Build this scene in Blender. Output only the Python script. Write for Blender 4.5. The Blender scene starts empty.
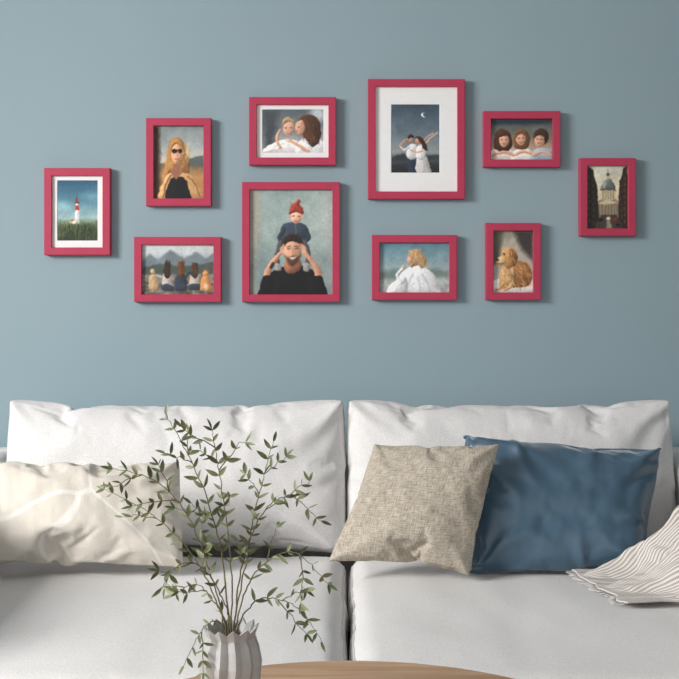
import bpy, bmesh, math, random
import numpy as np
from mathutils import Vector, noise, Matrix

random.seed(7); rng=np.random.default_rng(5)
scene=bpy.context.scene
scene.view_settings.view_transform='Standard'
COL=scene.collection
F=1200.0; CAMD=3.0; CAMZ=1.015; CX=339.5; HY=300.0
def P(px,py,d): return Vector(((px-CX)*d/F, d-CAMD, CAMZ-(py-HY)*d/F))

def s2l(c):
    out=[]
    for v in c[:3]:
        v=v/255.0
        out.append(v/12.92 if v<=0.04045 else ((v+0.055)/1.055)**2.4)
    return (*out,1.0)

# ---------------------------------------------------------------- materials
def new_mat(name):
    m=bpy.data.materials.new(name); m.use_nodes=True
    nt=m.node_tree; b=nt.nodes['Principled BSDF']
    return m,nt,b
def add_bump(nt,b,scale,strength,dist=0.002,detail=4,stretch=None,kind='noise'):
    tc=nt.nodes.new('ShaderNodeTexCoord'); mp=nt.nodes.new('ShaderNodeMapping')
    if stretch: mp.inputs['Scale'].default_value=stretch
    nt.links.new(tc.outputs['Object'],mp.inputs['Vector'])
    n=nt.nodes.new('ShaderNodeTexNoise'); n.inputs['Scale'].default_value=scale; n.inputs['Detail'].default_value=detail
    nt.links.new(mp.outputs[0],n.inputs['Vector'])
    bp=nt.nodes.new('ShaderNodeBump'); bp.inputs['Strength'].default_value=strength; bp.inputs['Distance'].default_value=dist
    nt.links.new(n.outputs['Fac'],bp.inputs['Height']); nt.links.new(bp.outputs[0],b.inputs['Normal'])
    return n,mp,bp
def mottled(name,c1,c2,scale,rough,bump=0.2,bdist=0.001,bscale=None,stretch=None,sheen=0,detail=4,lo=.35,hi=.65):
    m,nt,b=new_mat(name)
    n,mp,bp=add_bump(nt,b,bscale or scale,bump,bdist,detail,stretch)
    n2=nt.nodes.new('ShaderNodeTexNoise'); n2.inputs['Scale'].default_value=scale; n2.inputs['Detail'].default_value=detail
    nt.links.new(mp.outputs[0],n2.inputs['Vector'])
    r=nt.nodes.new('ShaderNodeValToRGB'); r.color_ramp.elements[0].color=s2l(c1); r.color_ramp.elements[1].color=s2l(c2)
    r.color_ramp.elements[0].position=lo; r.color_ramp.elements[1].position=hi
    nt.links.new(n2.outputs['Fac'],r.inputs[0]); nt.links.new(r.outputs[0],b.inputs['Base Color'])
    b.inputs['Roughness'].default_value=rough
    if sheen: b.inputs['Sheen Weight'].default_value=sheen
    return m

M_wall=mottled('wall_paint',(145,166,174),(148,169,177),1.2,0.85,0.05,0.0005,bscale=90)
M_white=mottled('white_paint',(225,225,222),(232,232,230),3,0.6,0.05)
M_floor=mottled('floor_wood',(150,120,90),(180,150,115),4,0.5,0.1,stretch=(1,12,1))
M_ceil=mottled('ceiling_paint',(228,230,230),(235,236,236),3,0.8,0.05)
M_frame=mottled('raspberry_lacquer',(180,48,80),(185,51,84),30,0.5,0.03,0.0003)
M_mat=mottled('mat_board',(240,240,240),(242,242,242),60,0.8,0.0,0.0001)
M_sofa=mottled('sofa_linen',(212,210,209),(226,224,223),330,0.95,0.4,0.0011,bscale=420,sheen=.1,detail=3)
M_seam=mottled('sofa_seam',(200,198,196),(212,210,208),200,0.95,0.2)
M_leg=mottled('dark_wood',(70,50,38),(90,66,48),8,0.5,0.1)
M_vase=mottled('matte_ceramic',(176,175,174),(190,189,188),40,0.7,0.1,0.0004,bscale=200)
M_leaf=mottled('leaf_green',(84,96,62),(144,152,112),45,0.5,0.1,0.0003,detail=1)
M_bark=mottled('twig_bark',(100,92,70),(132,122,94),60,0.8,0.2,0.0004)

def weave_mat(name,c1,c2,f,rough=0.95):
    m,nt,b=new_mat(name)
    tc=nt.nodes.new('ShaderNodeTexCoord')
    outs=[]
    for st in ((f,f*0.12,1),(f*0.12,f,1)):
        mp=nt.nodes.new('ShaderNodeMapping'); mp.inputs['Scale'].default_value=st
        nt.links.new(tc.outputs['UV'],mp.inputs['Vector'])
        n=nt.nodes.new('ShaderNodeTexNoise'); n.inputs['Scale'].default_value=1; n.inputs['Detail'].default_value=3
        nt.links.new(mp.outputs[0],n.inputs['Vector']); outs.append(n.outputs['Fac'])
    a=nt.nodes.new('ShaderNodeMath'); a.operation='ADD'; nt.links.new(outs[0],a.inputs[0]); nt.links.new(outs[1],a.inputs[1])
    h=nt.nodes.new('ShaderNodeMath'); h.operation='MULTIPLY'; h.inputs[1].default_value=.5; nt.links.new(a.outputs[0],h.inputs[0])
    r=nt.nodes.new('ShaderNodeValToRGB'); r.color_ramp.elements[0].color=s2l(c1); r.color_ramp.elements[1].color=s2l(c2)
    r.color_ramp.elements[0].position=.38; r.color_ramp.elements[1].position=.62
    nt.links.new(h.outputs[0],r.inputs[0]); nt.links.new(r.outputs[0],b.inputs['Base Color'])
    bp=nt.nodes.new('ShaderNodeBump'); bp.inputs['Strength'].default_value=.5; bp.inputs['Distance'].default_value=.0012
    nt.links.new(h.outputs[0],bp.inputs['Height']); nt.links.new(bp.outputs[0],b.inputs['Normal'])
    b.inputs['Roughness'].default_value=rough
    return m
M_beige=weave_mat('beige_linen_weave',(146,136,121),(202,192,177),150)
M_blue=mottled('blue_satin',(60,88,109),(67,96,117),8,0.38,0.04,0.0004,bscale=300)
bb=M_blue.node_tree.nodes['Principled BSDF']; bb.inputs['Sheen Weight'].default_value=.45; bb.inputs['Sheen Roughness'].default_value=.35; bb.inputs['Specular IOR Level'].default_value=.75

M_cream,nt,b=new_mat('cream_embroidered')
tc=nt.nodes.new('ShaderNodeTexCoord')
mp=nt.nodes.new('ShaderNodeMapping'); mp.inputs['Scale'].default_value=(1.0,0.55,1); mp.inputs['Location'].default_value=(.15,.3,0)
nt.links.new(tc.outputs['UV'],mp.inputs['Vector'])
vor=nt.nodes.new('ShaderNodeTexVoronoi'); vor.feature='DISTANCE_TO_EDGE'; vor.voronoi_dimensions='2D'; vor.inputs['Scale'].default_value=2.0
nz=nt.nodes.new('ShaderNodeTexNoise'); nz.inputs['Scale'].default_value=2.0; nz.inputs['Detail'].default_value=0
nt.links.new(mp.outputs[0],nz.inputs['Vector'])
mx=nt.nodes.new('ShaderNodeMixRGB'); mx.blend_type='ADD'; mx.inputs[0].default_value=.9
nt.links.new(mp.outputs[0],mx.inputs[1]); nt.links.new(nz.outputs['Color'],mx.inputs[2]); nt.links.new(mx.outputs[0],vor.inputs['Vector'])
r=nt.nodes.new('ShaderNodeValToRGB'); r.color_ramp.elements[0].color=s2l((224,220,213)); r.color_ramp.elements[1].color=s2l((209,202,191))
r.color_ramp.elements[0].position=.012; r.color_ramp.elements[1].position=.03
nt.links.new(vor.outputs['Distance'],r.inputs[0]); nt.links.new(r.outputs[0],b.inputs['Base Color'])
b.inputs['Roughness'].default_value=.9
add_bump(nt,b,260,.5,.0015,3)

M_throw,nt,b=new_mat('striped_throw')
tc=nt.nodes.new('ShaderNodeTexCoord')
def wave(axis,scale,prof='SIN'):
    w=nt.nodes.new('ShaderNodeTexWave'); w.bands_direction=axis; w.inputs['Scale'].default_value=scale; w.wave_profile=prof
    nt.links.new(tc.outputs['UV'],w.inputs['Vector']); return w.outputs['Fac']
w1=wave('Y',17); w2=wave('X',36)
mm=nt.nodes.new('ShaderNodeMath'); mm.operation='MULTIPLY'; nt.links.new(w1,mm.inputs[0])
ma=nt.nodes.new('ShaderNodeMath'); ma.operation='MULTIPLY_ADD'; ma.inputs[1].default_value=.5; ma.inputs[2].default_value=.5
nt.links.new(w2,ma.inputs[0]); nt.links.new(ma.outputs[0],mm.inputs[1])
r=nt.nodes.new('ShaderNodeValToRGB'); r.color_ramp.elements[0].color=s2l((226,221,216)); r.color_ramp.elements[1].color=s2l((150,137,131))
r.color_ramp.elements[0].position=.25; r.color_ramp.elements[1].position=.8
nt.links.new(mm.outputs[0],r.inputs[0]); nt.links.new(r.outputs[0],b.inputs['Base Color']); b.inputs['Roughness'].default_value=.95

M_table,nt,b=new_mat('oak_top')
tc=nt.nodes.new('ShaderNodeTexCoord'); mp=nt.nodes.new('ShaderNodeMapping'); mp.inputs['Scale'].default_value=(1.5,22,8)
nt.links.new(tc.outputs['Object'],mp.inputs['Vector'])
n=nt.nodes.new('ShaderNodeTexNoise'); n.inputs['Scale'].default_value=3; n.inputs['Detail'].default_value=6; n.inputs['Distortion'].default_value=.4
nt.links.new(mp.outputs[0],n.inputs['Vector'])
r=nt.nodes.new('ShaderNodeValToRGB'); r.color_ramp.elements[0].color=s2l((172,136,104)); r.color_ramp.elements[1].color=s2l((202,168,136))
r.color_ramp.elements[0].position=.35; r.color_ramp.elements[1].position=.65
nt.links.new(n.outputs['Fac'],r.inputs[0]); nt.links.new(r.outputs[0],b.inputs['Base Color']); b.inputs['Roughness'].default_value=.5

M_print,nt,b=new_mat('photo_print')
at=nt.nodes.new('ShaderNodeAttribute'); at.attribute_name='ink'
nt.links.new(at.outputs['Color'],b.inputs['Base Color']); b.inputs['Roughness'].default_value=.45

# ---------------------------------------------------------------- helpers
def obj(name,me,mats=(),parent=None,smooth=False):
    o=bpy.data.objects.new(name,me); COL.objects.link(o)
    for m in mats: me.materials.append(m)
    if smooth:
        me.polygons.foreach_set('use_smooth',[True]*len(me.polygons))
    if parent: o.parent=parent
    return o
def empty(name,loc=(0,0,0)):
    e=bpy.data.objects.new(name,None); e.location=loc; e.empty_display_size=.05; COL.objects.link(e); return e
def mesh(name,v,f):
    me=bpy.data.meshes.new(name); me.from_pydata([tuple(x) for x in v],[],f); me.update(); return me
def box(name,lo,hi,mat,parent=None,bev=0,seg=3):
    bm=bmesh.new(); bmesh.ops.create_cube(bm,size=1)
    for v in bm.verts:
        v.co=Vector([lo[i]+(v.co[i]+.5)*(hi[i]-lo[i]) for i in range(3)])
    if bev: bmesh.ops.bevel(bm,geom=bm.edges[:],offset=bev,segments=seg,affect='EDGES',profile=.5)
    me=bpy.data.meshes.new(name); bm.to_mesh(me); bm.free()
    return obj(name,me,[mat] if mat else [],parent,smooth=bool(bev))
def tube_geo(pts,rads,V,Fc,n=6):
    base=len(V)
    for i,p in enumerate(pts):
        t=(pts[min(i+1,len(pts)-1)]-pts[max(i-1,0)]).normalized()
        a=t.cross(Vector((0.3,1,.2))).normalized(); c=t.cross(a)
        for k in range(n):
            an=2*math.pi*k/n
            V.append(p+(a*math.cos(an)+c*math.sin(an))*rads[i])
    for i in range(len(pts)-1):
        for k in range(n):
            Fc.append((base+i*n+k,base+i*n+(k+1)%n,base+(i+1)*n+(k+1)%n,base+(i+1)*n+k))
    Fc.append(tuple(base+k for k in range(n))[::-1]); Fc.append(tuple(base+(len(pts)-1)*n+k for k in range(n)))
def catmull(pts,n=8,closed=False):
    pts=[Vector(p) for p in pts]; out=[]; N=len(pts)
    rngi=range(N) if closed else range(N-1)
    for i in rngi:
        if closed: p0,p1,p2,p3=pts[i-1],pts[i],pts[(i+1)%N],pts[(i+2)%N]
        else: p0,p1,p2,p3=pts[max(i-1,0)],pts[i],pts[i+1],pts[min(i+2,N-1)]
        for k in range(n):
            t=k/n
            out.append(.5*((2*p1)+(p2-p0)*t+(2*p0-5*p1+4*p2-p3)*t*t+(3*p1-p0-3*p2+p3)*t**3))
    if not closed: out.append(pts[-1].copy())
    return out

# ---------------------------------------------------------------- room
XL,XR,YF,H=-2.3,2.6,-4.6,2.7
box('floor',(XL-.1,YF,-.1),(XR+.1,.1,0),M_floor)
box('ceiling',(XL-.1,YF,H),(XR+.1,.1,H+.1),M_ceil)
box('wall_back',(XL-.1,0,0),(XR+.1,.1,H),M_wall)
box('wall_right',(XR,YF,0),(XR+.1,0,H),M_wall)
WY0,WY1,WZ0,WZ1=-2.7,-1.2,.9,2.3
wl=empty('wall_left')
box('wall_below',(XL-.1,YF,0),(XL,0,WZ0),M_wall,wl)
box('wall_above',(XL-.1,YF,WZ1),(XL,0,H),M_wall,wl)
box('wall_near',(XL-.1,YF,WZ0),(XL,WY0,WZ1),M_wall,wl)
box('wall_far',(XL-.1,WY1,WZ0),(XL,0,WZ1),M_wall,wl)
wn=empty('window_1')
for nm,lo,hi in (('sill',(XL-.1,WY0,WZ0),(XL+.04,WY1,WZ0+.04)),('head',(XL-.08,WY0,WZ1-.05),(XL-.02,WY1,WZ1)),
    ('jamb_1',(XL-.08,WY0,WZ0+.04),(XL-.02,WY0+.05,WZ1-.05)),('jamb_2',(XL-.08,WY1-.05,WZ0+.04),(XL-.02,WY1,WZ1-.05))):
    box(nm,lo,hi,M_white,wn)
box('baseboard_back',(XL,-.015,0),(XR,0,.09),M_white)

# ---------------------------------------------------------------- painter
S=2.5
class Can:
    def __init__(s,x0,y0,x1,y1,base=(128,128,128)):
        s.b=(x0,y0,x1,y1); s.w=int((x1-x0)*S)+1; s.h=int((y1-y0)*S)+1
        s.X,s.Y=np.meshgrid(np.linspace(x0,x1,s.w),np.linspace(y0,y1,s.h))
        s.c=np.zeros((s.h,s.w,3))+np.array(base,float)
    def mixin(s,a,col,D=None,size=6):
        a=np.clip(a,0,1)[...,None]; c=np.array(col,float)
        if D is not None and size>2.2:
            gy,gx=np.gradient(D); g=np.hypot(gx,gy)+1e-6
            wd=size*.28
            sh=(-.75*gx-.65*gy)/g*np.exp(-np.abs(D)/wd)
            sh=sh*.30-.10*np.exp(-np.abs(D)/(wd*.6))+.04
            c=c*(1+sh[...,None])
        s.c=s.c*(1-a)+c*a
    def grad(s,stops):
        ys=[q[0] for q in stops]
        for k in range(3): s.c[...,k]=np.interp(s.Y,ys,[q[1][k] for q in stops])
    def ell(s,cx,cy,rx,ry,col,ang=0,soft=.5,a=1):
        t=math.radians(ang); dx=s.X-cx; dy=s.Y-cy
        u=(dx*math.cos(t)+dy*math.sin(t))/rx; v=(-dx*math.sin(t)+dy*math.cos(t))/ry
        d=(np.sqrt(u*u+v*v)-1)*min(rx,ry)
        s.mixin((.5-d/(2*soft))*a,col,d if soft<1 else None,min(rx,ry)*1.6)
    def _poly(s,pts):
        ins=np.zeros(s.X.shape,bool); D=np.full(s.X.shape,1e9); n=len(pts)
        for i in range(n):
            x1,y1=pts[i]; x2,y2=pts[(i+1)%n]
            c=((y1>s.Y)!=(y2>s.Y))
            if abs(y2-y1)>1e-9:
                ins^= c&(s.X<(x2-x1)*(s.Y-y1)/(y2-y1)+x1)
            L=(x2-x1)**2+(y2-y1)**2+1e-9
            t=np.clip(((s.X-x1)*(x2-x1)+(s.Y-y1)*(y2-y1))/L,0,1)
            D=np.minimum(D,np.hypot(s.X-x1-t*(x2-x1),s.Y-y1-t*(y2-y1)))
        return np.where(ins,-D,D)
    def poly(s,pts,col,soft=.5,a=1,vol=False):
        D=s._poly(pts); xs=[p[0] for p in pts]; ys=[p[1] for p in pts]
        s.mixin((.5-D/(2*soft))*a,col,D if vol else None,min(max(xs)-min(xs),max(ys)-min(ys)))
    def blob(s,pts,col,soft=.5,a=1):
        q=catmull([(p[0],p[1],0) for p in pts],5,True); s.poly([(v.x,v.y) for v in q],col,soft,a,soft<.9)
    def line(s,pts,w,col,soft=.45,a=1,w2=None):
        if w<1.3 and soft==.45 and a==1: a=.7; soft=.6
        q=[(v.x,v.y) for v in catmull([(p[0],p[1],0) for p in pts],5)] if len(pts)>2 else pts
        n=len(q)-1; D=np.full(s.X.shape,1e9)
        for i in range(n):
            x1,y1=q[i]; x2,y2=q[i+1]; L=(x2-x1)**2+(y2-y1)**2+1e-9
            t=np.clip(((s.X-x1)*(x2-x1)+(s.Y-y1)*(y2-y1))/L,0,1)
            ww=w if w2 is None else w+(w2-w)*(i+t)/n
            D=np.minimum(D,np.hypot(s.X-x1-t*(x2-x1),s.Y-y1-t*(y2-y1))-ww/2)
        s.mixin((.5-D/(2*soft))*a,col,D if w>2.2 else None,w)
    def field(s,sc,sy=None):
        sy=sy or sc; gw=int(s.w/(sc*S))+3; gh=int(s.h/(sy*S))+3
        g=rng.normal(0,1,(gh,gw)); fx=(s.X-s.b[0])/sc; fy=(s.Y-s.b[1])/sy
        ix=fx.astype(int); iy=fy.astype(int); tx=fx-ix; ty=fy-iy; tx=tx*tx*(3-2*tx); ty=ty*ty*(3-2*ty)
        return (g[iy,ix]*(1-tx)+g[iy,ix+1]*tx)*(1-ty)+(g[iy+1,ix]*(1-tx)+g[iy+1,ix+1]*tx)*ty
    def noise(s,amp,sc,ymin=-1e9,ymax=1e9,sy=None):
        m=((s.Y>=ymin)&(s.Y<=ymax)); s.c+= (s.field(sc,sy)*amp*(1 if ymin>0 else .45)*m)[...,None]
    def strands(s,n,x,y,col,dc=25,L=6,ang=90,da=25,w=.5,a=.8):
        for _ in range(n):
            px=random.uniform(*x); py=random.uniform(*y); t=math.radians(ang+random.uniform(-da,da)); l=L*random.uniform(.5,1.2); k=random.uniform(-dc,dc)
            s.line([(px,py),(px+l*math.cos(t),py-l*math.sin(t))],w,[c+k for c in col],.35,a)
    def finish(s):
        wx=s.field(2.2)*.2+s.field(5)*.35; wy=s.field(2.2)*.2+s.field(5)*.35
        ix=np.clip(np.round((s.X-s.b[0]+wx)*S),0,s.w-1).astype(int); iy=np.clip(np.round((s.Y-s.b[1]+wy)*S),0,s.h-1).astype(int)
        c=s.c[iy,ix]
        p=np.pad(c,((1,1),(1,1),(0,0)),'edge'); c=(p[:-2,1:-1]+p[2:,1:-1]+p[1:-1,:-2]+p[1:-1,2:]+2*c)/6
        c=c*(1+(s.field(3)*.015+s.field(9)*.03+s.field(1.0)*.025)[...,None])
        c=130+(c-128)*1.22
        g=c.mean(2,keepdims=True); c=g+(c-g)*.88
        s.c=c

SK=(206,154,126); SKd=(160,106,84)
def artA(c):
    c.grad([(178,(38,88,118)),(200,(86,134,152)),(218,(150,178,180)),(222,(120,140,120)),(226,(70,86,58)),(243,(50,62,38))])
    c.noise(5,8,ymax=215)
    c.ell(62,206,10,3,(160,190,196),0,3,.5); c.ell(92,196,9,3,(130,168,182),0,3,.5)
    c.poly([(74.8,223),(75.6,203),(78.4,203),(79.4,223)],(232,228,222))
    c.poly([(77.4,223),(77.2,203),(78.6,203),(79.6,223)],(180,176,176),.4,.6)
    c.poly([(75.1,210),(75.3,205.5),(78.9,205.5),(79,210)],(190,50,42))
    c.poly([(74.6,203.3),(74.6,202.3),(79.6,202.3),(79.6,203.3)],(60,50,48)); c.poly([(75.6,202.3),(75.8,199),(78.2,199),(78.4,202.3)],(178,48,40))
    c.line([(77,199),(77,196)],.6,(70,40,38)); c.poly([(70,224),(70,220),(74,219),(75,224)],(222,214,204)); c.poly([(70,220.6),(72,218.6),(74.6,220.4)],(165,60,48))
    c.strands(110,(57,98),(224,243),(96,108,62),28,6,90,22,.5)
    c.strands(40,(57,98),(230,243),(36,46,26),12,7,90,25,.6)
def artB(c):
    c.grad([(126,(128,138,140)),(146,(158,166,164)),(162,(190,186,172)),(164,(120,104,84)),(176,(186,140,90)),(198,(168,118,70))])
    c.noise(5,6); c.poly([(153,126),(160,126),(161,198),(153,198)],(84,66,52),1.5,.75)
    c.poly([(188,158),(203,155),(203,166),(188,165)],(96,104,100),1)
    c.blob([(168,146),(171,139),(178,137.5),(183,142),(185,152),(189,162),(188,172),(182,177),(172,174),(165,178),(163.5,168),(166.6,156)],(164,116,64))
    c.strands(60,(165,187),(150,172),(204,158,98),34,9,82,16,.6,.7)
    c.blob([(160,199),(163,181),(169,173),(180,171),(191,175),(199,184),(202,199)],(196,152,104))
    c.blob([(166,199),(168,182),(174,176),(184,178),(188,188),(189,199)],(24,22,26))
    c.poly([(173,163),(179,163),(181,172),(176,179),(171,173)],SKd,.8); c.blob([(171,149),(173,143.5),(177.6,143),(181,147.4),(181,156),(178.2,162),(175,163),(172,158)],(216,160,126))
    c.blob([(170,153),(170.6,143),(176.4,139.6),(182,143.6),(183.4,152),(181.2,147.4),(176,144),(172.4,147)],(178,128,70))
    c.ell(174,151,2.3,1.9,(28,20,20)); c.ell(179,150.7,2.2,1.9,(28,20,20)); c.line([(172,150),(181,149.6)],.7,(28,20,20))
    c.line([(176.8,152),(176.6,155.4)],.8,(176,118,92),.5,.6); c.line([(175,158.4),(178.4,158.1)],.9,(160,74,64),.6,.8)
    c.line([(163,196),(166,182),(171,175)],1.5,(142,102,62)); c.line([(199,196),(194,182),(187,176)],1.5,(148,106,68))
def artC(c):
    c.grad([(106,(96,106,114)),(130,(134,140,144)),(155,(190,190,188))]); c.noise(8,7)
    c.poly([(262,108),(280,108),(276,150),(262,153)],(76,82,88),3,.7); c.ell(318,114,8,8,(172,180,184),0,3,.8)
    c.blob([(264,154),(266,147),(276,142),(290,139),(300,143),(304,154)],(214,210,208))
    c.blob([(298,154),(297,145),(305,138),(317,137),(325,144),(325,154)],(218,218,220))
    c.blob([(297,126),(300,118),(308,114.6),(316,117),(321,126),(320,140),(313,147),(307,141),(302,133)],(88,60,44))
    c.strands(60,(303,320),(122,146),(116,80,56),26,9,112,24,.5,.6)
    c.blob([(295,127),(297,121.6),(302,120),(305,125),(304,132),(300,135.6),(296.4,132.6)],(206,156,132)); c.line([(297.5,127.4),(299.6,126.8)],.7,(70,44,34),.5,.7); c.ell(296.6,131.2,1,.6,(166,86,78),0,.5,.7)
    c.ell(288.4,128,6,7.2,(214,166,142),-14); c.blob([(282,127),(282.6,120.4),(288,116.6),(294,119.6),(294.6,123.4),(289,122),(284.6,123.4)],(176,146,110))
    c.line([(285,128),(287,127.6)],.8,(80,54,44),.5,.7); c.line([(290.6,127.4),(292.2,127.6)],.8,(80,54,44),.5,.7); c.line([(287,132.6),(289,133.6),(291,132.2)],.9,(160,84,76),.5,.7)
    c.line([(280,147),(276.4,139),(280,130)],3.4,(208,160,134),w2=2.2); c.line([(308,151),(298,145),(290,140)],3.6,(204,154,128),w2=2.4)
    for d in range(3): c.line([(290+d*.3,139+d*1.3),(286,138+d*1.5)],1,(212,164,138),.5,.9)
    c.line([(270,152),(276,146),(284,143)],.9,(170,168,168),.7,.6); c.line([(312,152),(310,146),(304,141)],.9,(176,176,180),.7,.6)
def artD(c):
    c.grad([(103,(66,84,100)),(135,(110,124,134)),(152,(142,146,148)),(158,(92,98,104)),(165,(54,60,62)),(174,(44,46,44))]); c.noise(5,8); c.noise(6,2,ymin=157)
    c.ell(424,115,2.4,2.4,(226,228,224)); c.ell(425.2,114.4,2.1,2.1,(80,98,114))
    c.poly([(391,158),(402,153),(412,157),(440,155),(440,160),(391,161)],(60,66,70),1)
    c.blob([(409,176),(408,164),(411,156),(416,156),(418,164),(418,176)],(52,62,78)); c.blob([(418,176),(416,163),(420,155),(426,156),(430,166),(431,176)],(190,186,184))
    c.blob([(407,157),(407,149),(411,144),(416,144.6),(418,150),(417,158),(412,160)],(206,206,208)); c.blob([(416,157),(416.6,148),(420,144),(424.6,146),(426,156),(421,160)],(216,214,214))
    c.line([(409,147),(403,150),(400,146)],2.4,(200,200,202),w2=1.5); c.line([(400,146),(404,141),(408,139)],1.5,SK)
    c.line([(423,146),(430,139),(438,132)],2.2,(212,170,146),w2=1.2); c.line([(419,145),(426,138),(433,133)],1.8,(204,160,136),w2=1.1)
    c.ell(411.4,139.6,2.6,3.4,(190,140,114)); c.blob([(408.4,138.6),(409,135.4),(412.6,134.6),(414.4,137.6),(411,137.4)],(48,36,32))
    c.ell(418,140.6,2.5,3.2,(200,150,124)); c.blob([(415.4,138.4),(418,136),(422,137),(425,142),(428,150),(424,149),(420.6,143.6),(418,138.8)],(70,50,40))
    c.line([(411,150),(417,152),(423,151)],1.8,SK)
def artE(c):
    c.grad([(118,(74,88,92)),(134,(120,118,108)),(146,(170,146,126)),(160,(200,194,190))]); c.noise(10,5)
    c.poly([(491,119),(552,119),(552,124),(491,125)],(48,62,70),1.5,.8)
    c.blob([(490,161),(491,151),(500,147),(510,148),(516,153),(516,161)],(206,196,190)); c.blob([(512,161),(513,151),(522,147),(532,150),(534,161)],(214,210,206)); c.blob([(531,161),(532,151),(541,147),(552,150),(553,161)],(150,166,178))
    for i,(x,y,h,r,tl,dy) in enumerate([(503.5,138,(84,54,36),6.6,1.2,1),(522,138,(122,84,54),6.0,-.6,-.6),(541,138,(72,50,36),6.6,-1.6,.6)]):
        y+=dy
        c.ell(x,y-2.2,r*1.2,r*1.18,h)
        if i<2: c.blob([(x-r*1.1,y-3),(x-r*1.35,y+7),(x-r*.7,y+11),(x+r*.6,y+11),(x+r*1.3,y+7),(x+r*1.1,y-3)],h)
        c.ell(x+tl,y+.8,r*.8,r*1.02,(212,162,136),tl*8); c.blob([(x-r,y-1),(x-r*.7,y-6.2),(x+r*.7,y-6.4),(x+r,y-1),(x+r*.3+tl,y-3.6),(x-r*.4+tl,y-3)],h)
        c.strands(14,(x-r*.9,x+r*.9),(y-4,y-2),h,26,4,90,40,.5,.5)
        c.line([(x-3+tl,y+.3),(x-1.5+tl,y+.2)],.8,(70,46,38),.5,.7); c.line([(x+1.5+tl,y),(x+3+tl,y)],.8,(70,46,38),.5,.7)
        c.line([(x-1.9+tl,y+3.6),(x+tl,y+4.3),(x+1.9+tl,y+3.5)],1,(158,80,72),.5,.7)
    c.line([(494,154),(504,151),(514,154)],3.4,(208,158,132),w2=2.6); c.line([(516,153.5),(524,150.5),(534,153)],3.2,(212,162,136),w2=2.6); c.line([(534,154),(542,151),(551,154)],3.4,(206,156,130),w2=2.6)
def artF(c):
    c.grad([(165,(196,200,188)),(190,(222,208,176)),(215,(196,170,130)),(229,(70,60,50))]); c.noise(4,6)
    st=(150,136,112); dk=(96,86,72); lt=(196,180,148)
    c.poly([(598,215),(598,203),(602,199),(617,199),(621,203),(621,215)],st); c.poly([(600,203.5),(609.5,198),(619,203.5)],lt)
    for x in (601,604,607,610,613,616,618.5): c.line([(x,204.5),(x,214)],.8,dk)
    c.poly([(603,199),(603,190),(616,190),(616,199)],lt)
    for x in (604.5,607,609.5,612,614.5): c.line([(x,191),(x,198)],.8,dk)
    c.poly([(602,190.5),(602,189.2),(617,189.2),(617,190.5)],dk)
    c.blob([(603.4,189.4),(603.6,184),(606.4,180),(609.6,178.4),(612.8,180),(615.6,184),(615.8,189.4)],(112,118,112)); c.blob([(604.4,188.4),(604.8,184),(607,181),(608.4,181),(607.4,188.4)],(156,158,146),.8,.7)
    c.poly([(608,179),(608,175),(611.2,175),(611.2,179)],lt); c.ell(609.6,174.8,1.6,1.6,dk); c.line([(609.6,174),(609.6,169.5)],.6,dk)
    c.poly([(588,166),(594,170),(599,186),(600.5,218),(596,228),(588,228)],(46,40,34)); c.poly([(629,166),(625,168),(620.5,184),(619.5,218),(624,228),(629,228)],(58,46,36))
    for y in range(176,222,6):
        c.poly([(590,y),(591.4,y),(591.4,y+3.4),(590,y+3.4)],(92,76,54),.7); c.poly([(594.4,y+2),(595.6,y+2.4),(595.6,y+5),(594.4,y+5)],(80,66,48),.7); c.poly([(625.4,y+1),(626.8,y+.6),(626.8,y+4),(625.4,y+4)],(106,84,58),.7); c.poly([(622,y+3),(623,y+2.8),(623,y+5.4),(622,y+5.4)],(92,74,52),.7)
    c.poly([(596,228),(602,214),(618,214),(625,228)],(74,66,58)); c.poly([(607,228),(609,215),(611,215),(614,228)],(150,136,112),.8,.7)
    for x,y,q in ((602,219,(28,26,28)),(617,219,(140,50,40)),(600,224,(60,62,66)),(619.5,224,(24,24,26)),(610,218,(190,186,176))): c.ell(x,y,2.2,1.6,q)
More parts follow.
